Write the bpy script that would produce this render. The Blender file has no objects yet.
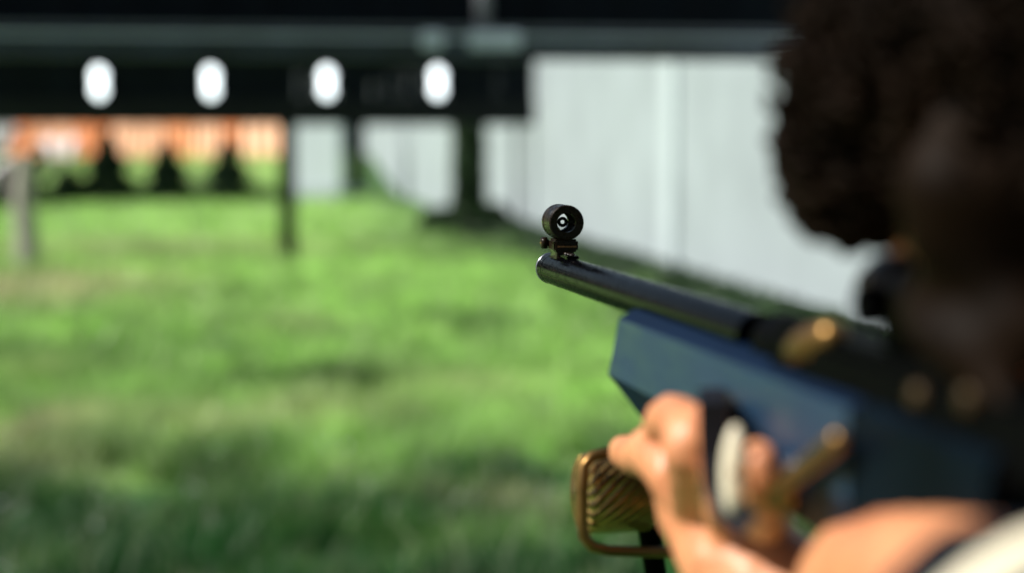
import bpy, bmesh, math, random
import numpy as np
from mathutils import Vector, Matrix
from mathutils.noise import noise as pnoise
random.seed(7); rng = np.random.default_rng(7)
R = math.radians
S = bpy.context.scene
COL = S.collection

# ------------------------------------------------------------------ camera
CAM_H = 1.55; PITCH = math.atan(151.5/1900.0); FPX = 1900.0
cd = bpy.data.cameras.new('camera'); cam = bpy.data.objects.new('camera', cd); COL.objects.link(cam)
cam.location = (0, 0, CAM_H); cam.rotation_euler = (math.pi/2 - PITCH, 0, 0)
cd.sensor_width = 36; cd.lens = FPX/1024*36; cd.clip_start = 0.02; cd.clip_end = 3000
cd.dof.use_dof = True; cd.dof.focus_distance = 1.195; cd.dof.aperture_fstop = cd.lens/17
S.camera = cam

# ------------------------------------------------------------------ light
SUN_AZ = R(-99); SUN_EL = R(44)      # azimuth from +Y, clockwise; the sun stands to the left, a little ahead of the camera
w = bpy.data.worlds.new('World'); S.world = w; w.use_nodes = True
nt = w.node_tree; bg = nt.nodes['Background']
sky = nt.nodes.new('ShaderNodeTexSky'); sky.sky_type = 'NISHITA'; sky.sun_disc = False
sky.sun_elevation = SUN_EL; sky.sun_rotation = SUN_AZ; sky.air_density = 1.2; sky.dust_density = 1.5
nt.links.new(sky.outputs[0], bg.inputs[0]); bg.inputs[1].default_value = 0.05
sd = bpy.data.lights.new('sun', 'SUN'); sun = bpy.data.objects.new('sun', sd); COL.objects.link(sun)
sd.energy = 5.0; sd.angle = R(0.6); sd.color = (1, .95, .87)
sdir = Vector((math.sin(SUN_AZ)*math.cos(SUN_EL), math.cos(SUN_AZ)*math.cos(SUN_EL), math.sin(SUN_EL)))
sun.rotation_euler = sdir.to_track_quat('Z', 'Y').to_euler(); sun.location = (-6, -6, 12)
S.view_settings.view_transform = 'Standard'; S.view_settings.look = 'None'
S.view_settings.exposure = 0.5; S.view_settings.gamma = 1
S.cycles.use_denoising = True
S.cycles.max_bounces = 6

# ------------------------------------------------------------------ geometry of the view
CP = Vector((0, 0, CAM_H))
cF = Vector((0, math.cos(PITCH), -math.sin(PITCH))); cR = Vector((1, 0, 0)); cU = cR.cross(cF)
def ray(px, py): return cF + cR*((px-512)/FPX) - cU*((py-286.5)/FPX)
def at(px, py, d): return CP + ray(px, py)*d
def ground(px, py, z=0.0):
    r = ray(px, py); return CP + r*((z-CAM_H)/r.z)
# range axis (the side wall runs along it) and the line across it
gA, gB = ground(510, 234), ground(893, 368)
AX = Vector((gA.x-gB.x, gA.y-gB.y, 0)).normalized(); CR = Vector((AX.y, -AX.x, 0))
def rg(a, c, z=0.0):                     # a metres down range, c metres to the right of the camera
    return AX*a + CR*c + Vector((0, 0, z))
WC = gB.dot(CR)                          # the side wall stands this far right
def on_range(px, py, a):                 # where the view line meets the plane across the range a metres down range
    r = ray(px, py); t = (a-CP.dot(AX))/r.dot(AX); p = CP + r*t
    return p.dot(CR), p.z

# ------------------------------------------------------------------ materials
def mat(name, col, rough=.5, metal=0, noise=0, scale=20, bump=0, coat=0, col2=None, emit=None, sss=0, spec=.5, stretch=None, ior=None, trans=0):
    m = bpy.data.materials.new(name); m.use_nodes = True; n = m.node_tree; b = n.nodes['Principled BSDF']
    b.inputs['Base Color'].default_value = (*col, 1); b.inputs['Roughness'].default_value = rough
    b.inputs['Metallic'].default_value = metal; b.inputs['Coat Weight'].default_value = coat
    b.inputs['Specular IOR Level'].default_value = spec
    if ior: b.inputs['IOR'].default_value = ior
    if sss:
        b.inputs['Subsurface Weight'].default_value = sss; b.inputs['Subsurface Radius'].default_value = (.01, .004, .002)
        b.inputs['Subsurface Scale'].default_value = 1
    if emit:
        b.inputs['Emission Color'].default_value = (*emit[0], 1); b.inputs['Emission Strength'].default_value = emit[1]
    if noise or bump or col2:
        tc = n.nodes.new('ShaderNodeTexCoord'); mp = n.nodes.new('ShaderNodeMapping'); tx = n.nodes.new('ShaderNodeTexNoise')
        n.links.new(tc.outputs['Object'], mp.inputs[0]); n.links.new(mp.outputs[0], tx.inputs['Vector'])
        if stretch: mp.inputs['Scale'].default_value = stretch
        tx.inputs['Scale'].default_value = scale; tx.inputs['Detail'].default_value = 4.2
        mx = n.nodes.new('ShaderNodeMix'); mx.data_type = 'RGBA'
        rmp = n.nodes.new('ShaderNodeMapRange'); rmp.inputs[1].default_value = .3; rmp.inputs[2].default_value = .7
        n.links.new(tx.outputs['Fac'], rmp.inputs[0]); n.links.new(rmp.outputs[0], mx.inputs[0])
        mx.inputs[6].default_value = (*col, 1)
        c2 = col2 or tuple(c*(1-noise) for c in col); mx.inputs[7].default_value = (*c2, 1)
        n.links.new(mx.outputs[2], b.inputs['Base Color'])
        if bump:
            bp = n.nodes.new('ShaderNodeBump'); bp.inputs['Strength'].default_value = bump; bp.inputs['Distance'].default_value = .01
            n.links.new(tx.outputs['Fac'], bp.inputs['Height']); n.links.new(bp.outputs[0], b.inputs['Normal'])
    if trans:                            # thin sheet that lets light through
        t = n.nodes.new('ShaderNodeBsdfTranslucent'); mx = n.nodes.new('ShaderNodeMixShader'); mx.inputs[0].default_value = trans
        lk = b.inputs['Base Color'].links
        if lk: n.links.new(lk[0].from_socket, t.inputs[0])
        else: t.inputs[0].default_value = (*col, 1)
        n.links.new(b.outputs[0], mx.inputs[1]); n.links.new(t.outputs[0], mx.inputs[2]); n.links.new(mx.outputs[0], n.nodes['Material Output'].inputs[0])
    return m
M = {}
M['wall'] = mat('whitewashed_concrete', (.33, .385, .42), .8, noise=.2, scale=1.1, bump=.1)
M['pale'] = mat('pale_pilaster', (.44, .51, .55), .8, noise=.08, scale=2)
M['pil'] = mat('white_paint', (.72, .77, .78), .7, noise=.06, scale=4)
M['dark'] = mat('tarred_boards', (.0035, .0065, .010), .85, noise=.5, scale=6, stretch=(1, 1, .15), bump=.2, spec=.12)
M['beam'] = mat('zinc_beam', (.036, .046, .080), .55, noise=.75, scale=2.6, metal=.2, bump=.1)
M['pole'] = mat('galvanised_pole', (.16, .17, .20), .5, noise=.3, scale=5)
M['highlight'] = mat('beam_highlight', (.60, .66, .74), .5, noise=.2, scale=5)
M['post'] = mat('dark_post', (.006, .009, .009), .85, noise=.4, scale=9, bump=.3, spec=.15)
M['oldwood'] = mat('weathered_wood', (.42, .38, .36), .85, noise=.45, scale=8, bump=.4, stretch=(3, 3, .4))
M['glow'] = mat('white_glow', (.9, .95, 1), .4, emit=((.86, .95, 1), 2.2))
M['orange'] = mat('orange_sheet', (1.0, .42, .16), .6, noise=.12, scale=1.4, bump=.2)
M['orange2'] = mat('faded_orange_sheet', (1.0, .58, .34), .6, noise=.1, scale=1.4, bump=.2)
M['white'] = mat('white_cloth', (.8, .76, .78), .8, noise=.1, scale=5, bump=.4)
M['conifer'] = mat('conifer_needles', (.008, .026, .011), .8, noise=.4, scale=8, spec=.15)
M['ivy'] = mat('ivy_leaves', (.020, .065, .014), .6, noise=.5, scale=5)
M['bark'] = mat('bark', (.09, .075, .055), .9, noise=.5, scale=10, bump=.5)
M['rubber'] = mat('black_rubber', (.012, .012, .014), .6)
M['steel'] = mat('blued_steel', (.001, .001, .0015), .12, spec=.5, ior=1.10)
M['edge'] = mat('polished_steel', (.42, .45, .48), .25, metal=1, noise=.2, scale=80)
M['bronze'] = mat('browned_bronze', (.014, .007, .003), .3, noise=.6, scale=120, bump=.06, ior=1.3)
M['bronze_hi'] = mat('worn_bronze', (.30, .14, .06), .4, metal=.7, noise=.4, scale=150)
M['glass_white'] = mat('sight_insert', (.01, .01, .01), .4)
M['blue'] = mat('blue_lacquered_metal', (.011, .034, .072), .38, metal=0, noise=.12, scale=40, bump=.01, spec=.4)
M['black'] = mat('black_polymer', (.002, .0021, .0024), .5, noise=.3, scale=80, ior=1.06)
M['navy'] = mat('shaded_blue_lacquer', (.001, .008, .026), .5, noise=.2, scale=40, ior=1.2)
M['dull_brass'] = mat('dull_brass', (.05, .028, .007), .5, metal=.4, noise=.4, scale=60)
M['brass'] = mat('aged_brass', (.24, .135, .042), .36, metal=.85, noise=.45, scale=60, bump=.03)
M['cream'] = mat('cream_enamel', (.88, .80, .60), .4, noise=.12, scale=60)
M['strap'] = mat('black_leather', (.005, .004, .007), .6, noise=.3, scale=90, bump=.1, spec=.2)
M['skin'] = mat('skin', (.70, .31, .145), .46, col2=(.46, .16, .07), scale=34, bump=.15, sss=.08)
M['hair'] = mat('dark_brown_hair', (.0085, .0038, .0011), .6, noise=.6, scale=30, ior=1.15)
M['shirt'] = mat('navy_jersey', (.004, .007, .012), .9, noise=.3, scale=200, bump=.1, spec=.1)
M['trousers'] = mat('dark_denim', (.02, .03, .05), .9, noise=.3, scale=150, bump=.1)
M['shoe'] = mat('shoe_leather', (.02, .018, .016), .6)
M['eye'] = mat('eye_white', (.7, .7, .68), .2)
for nm_, lo, hi, sc_ in (('steel', .06, .30, 900), ('bronze', .18, .50, 500), ('blue', .30, .50, 60)):
    n = M[nm_].node_tree; b = n.nodes['Principled BSDF']; tc = n.nodes.new('ShaderNodeTexCoord'); mp = n.nodes.new('ShaderNodeMapping'); tx = n.nodes.new('ShaderNodeTexNoise')
    mp.inputs['Rotation'].default_value = (0, 0, R(-10)); mp.inputs['Scale'].default_value = (1, .12, 1); tx.inputs['Scale'].default_value = sc_
    mr = n.nodes.new('ShaderNodeMapRange'); mr.inputs[1].default_value = .35; mr.inputs[2].default_value = .65; mr.inputs[3].default_value = lo; mr.inputs[4].default_value = hi
    n.links.new(tc.outputs['Object'], mp.inputs[0]); n.links.new(mp.outputs[0], tx.inputs['Vector']); n.links.new(tx.outputs['Fac'], mr.inputs[0]); n.links.new(mr.outputs[0], b.inputs['Roughness'])
# knurl
kn = M['knurl'] = mat('knurled_brass', (.42, .24, .055), .27, metal=.85)
n = kn.node_tree; b = n.nodes['Principled BSDF']; tc = n.nodes.new('ShaderNodeTexCoord')
bp = n.nodes.new('ShaderNodeBump'); bp.inputs['Strength'].default_value = .9; bp.inputs['Distance'].default_value = .0012
add = n.nodes.new('ShaderNodeMath'); add.operation = 'MAXIMUM'
for i, a in enumerate((R(38), R(34))):
    mp = n.nodes.new('ShaderNodeMapping'); mp.inputs['Rotation'].default_value = (0, 0, a)
    wv = n.nodes.new('ShaderNodeTexWave'); wv.inputs['Scale'].default_value = 4.2
    n.links.new(tc.outputs['UV'], mp.inputs[0]); n.links.new(mp.outputs[0], wv.inputs[0]); n.links.new(wv.outputs['Fac'], add.inputs[i])
n.links.new(add.outputs[0], bp.inputs['Height']); n.links.new(bp.outputs[0], b.inputs['Normal'])
rm = n.nodes.new('ShaderNodeMix'); rm.data_type = 'RGBA'; rm.inputs[6].default_value = (.70, .45, .14, 1); rm.inputs[7].default_value = (.20, .10, .03, 1)
n.links.new(add.outputs[0], rm.inputs[0]); n.links.new(rm.outputs[2], b.inputs['Base Color'])
# grass: blade and turf colours come from 'tint', painted shade included
def grass_mat(name, tr):
    m = bpy.data.materials.new(name); m.use_nodes = True; n = m.node_tree; b = n.nodes['Principled BSDF']
    at_ = n.nodes.new('ShaderNodeAttribute'); at_.attribute_name = 'tint'
    n.links.new(at_.outputs['Color'], b.inputs['Base Color']); b.inputs['Roughness'].default_value = .45
    b.inputs['Specular IOR Level'].default_value = .35
    if tr:
        t = n.nodes.new('ShaderNodeBsdfTranslucent'); mx = n.nodes.new('ShaderNodeMixShader'); mx.inputs[0].default_value = .3
        n.links.new(at_.outputs['Color'], t.inputs[0]); n.links.new(b.outputs[0], mx.inputs[1]); n.links.new(t.outputs[0], mx.inputs[2])
        n.links.new(mx.outputs[0], n.nodes['Material Output'].inputs[0])
    return m
M['turf'] = grass_mat('turf', False); M['blade'] = grass_mat('grass_blade', True)

# ------------------------------------------------------------------ helpers
def obj(name, bm, m, parent=None, smooth=False):
    me = bpy.data.meshes.new(name); bmesh.ops.recalc_face_normals(bm, faces=bm.faces); bm.to_mesh(me); bm.free()
    me.materials.append(M[m] if isinstance(m, str) else m)
    if smooth:
        for p in me.polygons: p.use_smooth = True
    o = bpy.data.objects.new(name, me); COL.objects.link(o)
    if parent:
        o.parent = parent; o.matrix_parent_inverse = parent.matrix_world.inverted()
    return o
def tag(o, label=None, cat=None, group=None, kind=None):
    if label: o['label'] = label
    if cat: o['category'] = cat
    if group: o['group'] = group
    if kind: o['kind'] = kind
    return o
def thing(name, loc, label, cat, group=None):
    o = bpy.data.objects.new(name, None); COL.objects.link(o); o.location = loc; o.empty_display_size = .1
    bpy.context.view_layer.update()
    return tag(o, label, cat, group)
def box(bm, c, sx, sy, sz, ex=CR, ey=AX, ez=Vector((0, 0, 1)), bevel=0):
    c = Vector(c); vs = [bm.verts.new(c + ex*(x*sx/2) + ey*(y*sy/2) + ez*(z*sz/2)) for x in (-1, 1) for y in (-1, 1) for z in (-1, 1)]
    fs = [bm.faces.new([vs[i] for i in q]) for q in ((0, 1, 3, 2), (4, 6, 7, 5), (0, 4, 5, 1), (2, 3, 7, 6), (0, 2, 6, 4), (1, 5, 7, 3))]
    if bevel:
        es = set(e for f in fs for e in f.edges)
        bmesh.ops.bevel(bm, geom=list(es), offset=bevel, segments=2, affect='EDGES')
    return bm
def frame_for(d):
    d = d.normalized(); u = Vector((0, 0, 1)) if abs(d.z) < .9 else Vector((1, 0, 0))
    x = d.cross(u).normalized(); return x, x.cross(d).normalized()
def sweep(bm, pts, rad, n=12, cap=True, closed=False, uv=False):
    pts = [Vector(p) for p in pts]; rad = rad if hasattr(rad, '__len__') else [rad]*len(pts)
    N = len(pts); rings = []; px = None
    for i in range(N):
        if closed: d = pts[(i+1) % N]-pts[i-1]
        else: d = pts[min(i+1, N-1)]-pts[max(i-1, 0)]
        if px is None: px, py = frame_for(d)
        d.normalize(); px = (px-d*px.dot(d)).normalized(); py = px.cross(d)
        rings.append([bm.verts.new(pts[i]+(px*math.cos(t)+py*math.sin(t))*rad[i]) for t in [2*math.pi*k/n for k in range(n)]])
    for i in range(N if closed else N-1):
        a, b_ = rings[i], rings[(i+1) % N]
        for k in range(n): bm.faces.new((a[k], a[(k+1) % n], b_[(k+1) % n], b_[k]))
    if cap and not closed:
        bm.faces.new(rings[0][::-1]); bm.faces.new(rings[-1])
    return bm
def limb(bm, pts, rad, n=14):            # a tapering tube with rounded ends
    pts = [Vector(p) for p in pts]; P, Q = [], []
    d0 = (pts[0]-pts[1]).normalized(); d1 = (pts[-1]-pts[-2]).normalized()
    for t in (1.5, 1.2, .75, .35): P.append(pts[0]+d0*rad[0]*math.sin(t)); Q.append(max(rad[0]*math.cos(t), 1e-4))
    # dense, rounded path
    M_ = 6
    for i in range(len(pts)-1):
        for k in range(M_):
            t = k/M_
            p0 = pts[max(i-1, 0)]; p1 = pts[i]; p2 = pts[i+1]; p3 = pts[min(i+2, len(pts)-1)]
            c = .5*((2*p1)+(p2-p0)*t+(2*p0-5*p1+4*p2-p3)*t*t+(3*p1-p0-3*p2+p3)*t**3)
            P.append(c); Q.append(rad[i]*(1-t)+rad[i+1]*t)
    P.append(pts[-1]); Q.append(rad[-1])
    for t in (.35, .75, 1.2, 1.5): P.append(pts[-1]+d1*rad[-1]*math.sin(t)); Q.append(max(rad[-1]*math.cos(t), 1e-4))
    return sweep(bm, P, Q, n)
def ellipsoid(bm, c, rx, ry, rz, ex=Vector((1, 0, 0)), ey=Vector((0, 1, 0)), ez=Vector((0, 0, 1)), sub=3):
    r = bmesh.ops.create_icosphere(bm, subdivisions=sub, radius=1)
    for v in r['verts']:
        p = v.co.copy(); v.co = Vector(c)+ex*(p.x*rx)+ey*(p.y*ry)+ez*(p.z*rz)
    return bm
def lathe(bm, c, d, prof, n=40, ref=None):   # prof: (along d, radius)
    d = d.normalized(); x, y = frame_for(d); rings = []
    uvl = bm.loops.layers.uv.verify()
    for (t, r) in prof:
        rings.append([bm.verts.new(Vector(c)+d*t+(x*math.cos(a)+y*math.sin(a))*max(r, 1e-5)) for a in [2*math.pi*k/n for k in range(n)]])
    for i in range(len(prof)-1):
        for k in range(n):
            f = bm.faces.new((rings[i][k], rings[i][(k+1) % n], rings[i+1][(k+1) % n], rings[i+1][k]))
            us = [(k/n, i), ((k+1)/n, i), ((k+1)/n, i+1), (k/n, i+1)]
            for l, (u, v) in zip(f.loops, us): l[uvl].uv = (u*2, prof[int(v)][0]*18)
    return bm
def quads(name, V, m, parent=None, tint=None, tri=False):
    k = 3 if tri else 4; nf = len(V)//k
    me = bpy.data.meshes.new(name); me.vertices.add(len(V)); me.vertices.foreach_set('co', np.asarray(V, dtype=np.float32).ravel())
    me.loops.add(nf*k); me.loops.foreach_set('vertex_index', np.arange(nf*k, dtype=np.int32))
    me.polygons.add(nf); me.polygons.foreach_set('loop_start', np.arange(0, nf*k, k, dtype=np.int32))
    me.update(calc_edges=True); me.materials.append(M[m])
    if tint is not None:
        ca = me.color_attributes.new('tint', 'FLOAT_COLOR', 'POINT')
        ca.data.foreach_set('color', np.hstack([tint, np.ones((len(tint), 1))]).astype(np.float32).ravel())
    o = bpy.data.objects.new(name, me); COL.objects.link(o)
    if parent: o.parent = parent; o.matrix_parent_inverse = parent.matrix_world.inverted()
    return o

# ------------------------------------------------------------------ lawn
_T = rng.random((64, 64, 8))
def vnoise(x, y, s, ch):                 # value noise, vectorised
    u = np.asarray(x)/s+100.3; v = np.asarray(y)/s+57.7; i = np.floor(u).astype(int); j = np.floor(v).astype(int)
    fu = u-i; fv = v-j; fu = fu*fu*(3-2*fu); fv = fv*fv*(3-2*fv); T = _T[:, :, ch]
    g = lambda a, b_: T[a % 64, b_ % 64]
    return (g(i, j)*(1-fu)+g(i+1, j)*fu)*(1-fv)+(g(i, j+1)*(1-fu)+g(i+1, j+1)*fu)*fv
def blob(x, y, px, py, rx, ry):          # a patch of turf round the spot seen there
    c = ground(px, py); return np.exp(-(((x-c.x)/rx)**2+((y-c.y)/ry)**2))
def turf_tint(x, y):
    x = np.asarray(x, float); y = np.asarray(y, float)
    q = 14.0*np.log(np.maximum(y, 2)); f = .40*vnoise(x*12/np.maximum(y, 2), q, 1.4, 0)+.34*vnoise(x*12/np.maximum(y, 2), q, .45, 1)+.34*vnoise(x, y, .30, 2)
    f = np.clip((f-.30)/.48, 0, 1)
    f = np.clip(f + .45*np.exp(-((y-26)/16)**2) +.10 - .72*np.clip((9.6-y)/3., 0, 1)*(.5+.9*vnoise(x, y, .6, 5)), 0, 1)  # painted lighter far off, where the lawn is sunlit; darker close by
    # shade along the wall put into the tint; darker turf in the near right
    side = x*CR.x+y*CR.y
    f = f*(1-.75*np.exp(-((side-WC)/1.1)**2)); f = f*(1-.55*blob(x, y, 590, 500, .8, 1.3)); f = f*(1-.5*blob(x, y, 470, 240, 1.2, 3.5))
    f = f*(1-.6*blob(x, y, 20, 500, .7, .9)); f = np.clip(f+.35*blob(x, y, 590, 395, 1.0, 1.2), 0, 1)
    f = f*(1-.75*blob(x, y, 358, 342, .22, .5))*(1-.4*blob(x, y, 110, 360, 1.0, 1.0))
    dark = np.array([.012, .085, .013]); lite = np.array([.37, .62, .16]); soil = np.array([.50, .44, .28])
    t = dark+(lite-dark)*f[..., None]
    s = np.clip(.85*blob(x, y, 30, 292, 1.3, 2.0)+.7*blob(x, y, 40, 440, .40, .4)+.5*blob(x, y, 310, 425, .5, .45)
                + .5*blob(x, y, 15, 475, .4, .4)+.5*blob(x, y, 130, 250, 3.0, 2.0)+.45*blob(x, y, 500, 520, .25, .3)
                + .4*blob(x, y, 440, 400, .6, .4)
                + .4*np.clip((vnoise(x, y, 1.3, 3)-.84)*5, 0, 1), 0, .85)
    s = s*(.7+.6*vnoise(x, y, .25, 4))
    return t+(soil-t)*np.clip(s, 0, 1)[..., None]
def sheet(name, xs, ys, zf, m):
    X, Y = np.meshgrid(xs, ys); Z = zf(X, Y); nx, ny = len(xs), len(ys)
    co = np.stack([X, Y, Z], -1).reshape(-1, 3).astype(np.float32)
    i = np.arange((ny-1)*(nx-1)); r = i//(nx-1); c = i % (nx-1); a = r*nx+c
    q = np.stack([a, a+1, a+nx+1, a+nx], -1).astype(np.int32)
    me = bpy.data.meshes.new(name); me.vertices.add(len(co)); me.vertices.foreach_set('co', co.ravel())
    me.loops.add(q.size); me.loops.foreach_set('vertex_index', q.ravel()); me.polygons.add(len(q))
    me.polygons.foreach_set('loop_start', np.arange(0, q.size, 4, dtype=np.int32)); me.update(calc_edges=True)
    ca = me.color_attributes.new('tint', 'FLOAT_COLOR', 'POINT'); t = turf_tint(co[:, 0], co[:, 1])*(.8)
    ca.data.foreach_set('color', np.hstack([t, np.ones((len(t), 1))]).astype(np.float32).ravel())
    me.materials.append(M[m]); o = bpy.data.objects.new(name, me); COL.objects.link(o); return o
xs = np.concatenate([[-900, -300, -100, -50, -30, -20], np.arange(-15, 10, .14), [12, 20, 40, 100, 300, 900]])
ys = np.concatenate([[-300, -60, -20, -8, -3, 0, 2], np.arange(3.5, 20, .12), np.arange(20, 60, .5), [70, 100, 200, 500, 2000]])
def bank(X, Y):                          # the lawn rises to a low bank at the far end
    a = X*AX.x+Y*AX.y; t = np.clip((a-BANK0)/14, 0, 1); return BANKH*(t*t*(3-2*t))
BANK0 = ground(150, 199).dot(AX)+.5; BANKH = .95
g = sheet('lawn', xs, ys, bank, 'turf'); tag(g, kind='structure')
def blades(n, y0, y1, hmin, hmax, wid, power=1.0):
    u = rng.random(n); y = y0+(y1-y0)*u**power
    half = y*.29+.5; x = rng.random(n)*2*half-half
    # tufts
    k = vnoise(x, y, .35, 6)+.6*vnoise(x, y, .12, 7); keep = k > .45+.5*rng.random(n); x, y, k = x[keep], y[keep], k[keep]
    inside = (x*CR.x+y*CR.y) < WC-.05; x, y, k = x[inside], y[inside], k[inside]; m = len(x)
    h = (hmin+(hmax-hmin)*rng.random(m))*(.35+.75*k); a = rng.random(m)*2*math.pi; lean = h*(.2+.9*rng.random(m)); la = rng.random(m)*2*math.pi
    wv = wid*(.6+.8*rng.random(m)); z = bank(x, y)
    b0 = np.stack([x-np.cos(a)*wv, y-np.sin(a)*wv, z-.005], -1); b1 = np.stack([x+np.cos(a)*wv, y+np.sin(a)*wv, z-.005], -1)
    t_ = np.stack([x+np.cos(la)*lean, y+np.sin(la)*lean, z+h], -1)
    V = np.stack([b0, b1, t_], 1).reshape(-1, 3)
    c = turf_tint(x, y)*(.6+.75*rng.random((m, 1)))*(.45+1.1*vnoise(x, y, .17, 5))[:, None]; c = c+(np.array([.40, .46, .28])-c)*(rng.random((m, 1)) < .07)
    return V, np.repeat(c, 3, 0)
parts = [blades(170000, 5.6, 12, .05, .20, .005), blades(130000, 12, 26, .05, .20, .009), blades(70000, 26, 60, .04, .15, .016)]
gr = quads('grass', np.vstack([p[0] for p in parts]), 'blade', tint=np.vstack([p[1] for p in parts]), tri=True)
tag(gr, 'short uneven green grass with paler dry patches covering the range floor', 'grass', kind='stuff')
# small pale specks standing in for glints among the grass, too many to count
cv = []
for i in range(900):
    y = 5.8+14*random.random()**1.5; x = random.uniform(-.28*y, .18*y)
    if vnoise(x, y, .9, 2) < .5: continue
    s = random.uniform(.006, .012); z = random.uniform(.05, .1); d = Vector((random.uniform(-.5, .5), random.uniform(-1, .2), 1)).normalized(); ex, ey = frame_for(d)
    p = Vector((x, y, z)); cv += [p+ex*s, p+ey*s, p-ex*s, p-ey*s]
cl = quads('glint_specks', [tuple(v) for v in cv], 'pil'); tag(cl, 'tiny white painted flowers scattered through the near grass', 'glints', kind='stuff')

# ------------------------------------------------------------------ side wall of the range
def wall_piece(name, a0, a1, h, label, c0=WC, pil=None):
    t = thing(name, rg((a0+a1)/2, c0+.12), label, 'wall')
    bm = bmesh.new(); box(bm, rg((a0+a1)/2, c0+.12, h/2-.05), .24, a1-a0, h+.1); obj('wall_face', bm, 'wall', t)
    bm = bmesh.new(); box(bm, rg((a0+a1)/2, c0+.12, h+.03), .32, a1-a0+.04, .06); obj('coping', bm, 'pil', t)
    for p in (pil or []):
        bm = bmesh.new(); box(bm, rg(p, c0-.02, h/2-.05), .05, .62, h+.094, bevel=.03); obj('pilaster', bm, 'pale', t)  # brighter copy of the wall colour, for the light the pilaster catches
    return t
def wall_a(px):                          # how far down range the wall is seen at that column
    r = ray(px, 200); t = (WC)/(r.dot(CR)) ; return (r*t).dot(AX)
a528 = wall_a(533)
wall_piece('range_wall', 3.5, a528, 4.2, 'long pale grey white concrete side wall right of the rifle barrel', pil=[wall_a(671)])
wall_piece('range_wall', a528+.3, wall_a(343), 3.1, 'farther side wall section showing behind the ivy covered trunk', c0=WC+.03, pil=[wall_a(400)])
# end wall section
e0, _ = on_range(296, 150, 47); e1, _ = on_range(341, 150, 47)
t = thing('end_wall', rg(47, (e0+e1)/2), 'bright white upright wall panel between the two thin dark posts', 'wall')
bm = bmesh.new(); EX = (CR*.78-AX*.62).normalized(); EY = (AX*.78+CR*.62).normalized(); ew = (e1-e0)/.80; box(bm, rg(47, (e0+e1)/2, 1.5), ew, .2, 3.2, EX, EY); obj('panel', bm, 'pale', t)
bm = bmesh.new(); box(bm, rg(47, (e0+e1)/2, .12)-EY*.15, ew, .08, .24, EX, EY); obj('plinth', bm, 'wall', t)
# dark backstop far behind
c0, _ = on_range(-300, 150, 66); c1, _ = on_range(470, 150, 66)
t = thing('backstop', rg(66, (c0+c1)/2), 'very dark board backstop rising behind the orange fence', 'backstop')
bm = bmesh.new()
for i in range(24):
    cc = c0+(c1-c0)*(i+.5)/24; box(bm, rg(66+.03*(i % 2), cc, 2.1), (c1-c0)/24-.02, .1, 4.3)
obj('boards', bm, 'dark', t)

# ------------------------------------------------------------------ overhead baffles
AA = 11.4
zb = on_range(400, 59, AA)[1]; zt = on_range(400, 27, AA)[1]; cl0 = on_range(-160, 50, AA)[0]; cr0 = WC-.14
t = thing('overhead_baffle', rg(AA, (cl0+cr0)/2, zb), 'nearer dark overhead baffle with a grey metal beam along its lower edge', 'baffle')
bm = bmesh.new(); box(bm, rg(AA, (cl0+cr0)/2, (zb+zt)/2), cr0-cl0, .16, zt-zb, bevel=.012); obj('beam', bm, 'beam', t)
bm = bmesh.new(); box(bm, rg(AA-.1, (cl0+cr0)/2, zb+(zt-zb)*.66), cr0-cl0, .05, .016); obj('highlight_strip', bm, 'highlight', t)  # bright strip painted as the highlight line along the beam
bm = bmesh.new(); box(bm, rg(AA-.09, (cl0+cr0)/2, zt-.01), cr0-cl0, .05, .016); obj('top_flashing', bm, 'pole', t)
bm = bmesh.new(); nb = 34
for i in range(nb):
    cc = cl0+(cr0-cl0)*(i+.5)/nb; box(bm, rg(AA+.02+.007*(i%2)+random.uniform(0, .004), cc, zt+.19), (cr0-cl0)/nb+.002, .04, .376)
obj('boarding', bm, 'dark', t)
cpole = on_range(483, 20, AA)[0]
bm = bmesh.new(); sweep(bm, [rg(AA-.03, cpole, zt+.003), rg(AA-.03, cpole, zt+.39)], .045, 16); obj('pole', bm, 'pole', t, True)
for px in (430, 500, 478):
    cc, zz = on_range(px, 41, AA); bm = bmesh.new(); box(bm, rg(AA-.1, cc, zz), .13 if px != 500 else .22, .03, .10, bevel=.008); obj('bracket', bm, 'highlight', t)  # bright plates added for the blurred bright spots on the beam
cc = on_range(-110, 50, AA)[0]
bm = bmesh.new(); box(bm, rg(AA+.2, cc, (zt+.5)/2), .14, .14, zt+.5); obj('post', bm, 'post', t)
cc = on_range(985, 50, AA)[0]

AB = wall_a(530)-.4; AP = ground(287, 261).dot(AX)
z0 = on_range(300, 125, AB)[1]; z1 = z0+.36; z2 = on_range(300, 40, AB)[1]; L = on_range(-220, 50, AB)[0]; Rr = WC-.01
t = thing('overhead_baffle', rg(AB, (L+Rr)/2, z0), 'farther black overhead baffle carrying four glowing white ovals above the orange fence', 'baffle')
nb = 40; bm = bmesh.new()
for i in range(nb):
    cc = L+(Rr-L)*(i+.5)/nb; box(bm, rg(AB+random.uniform(0, .02), cc, (z1+z2)/2), (Rr-L)/nb-.008, .04, z2-z1)
obj('boarding', bm, 'dark', t)
bm = bmesh.new(); box(bm, rg(AB-.03, (L+Rr)/2, (z0+z1)/2), Rr-L, .14, z1-z0, bevel=.01); obj('beam', bm, mat('dark_beam', (.010, .013, .014), .8, noise=.4, scale=3, spec=.15), t)
bm = bmesh.new(); box(bm, rg(AB-.03, (L+Rr)/2, (z1+z2)/2+.08), Rr-L, .03, .07); obj('rail', bm, 'dark', t)
pc, ph_ = on_range(287, 121, AP)
sp_ = thing('square_post', rg(AP, pc, 0), 'square black post standing on the lawn at the right end of the orange fence', 'post')
bm = bmesh.new(); box(bm, rg(AP, pc, ph_/2-.03), .20, .18, ph_+.06, bevel=.01); obj('shaft', bm, 'post', sp_)
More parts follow.
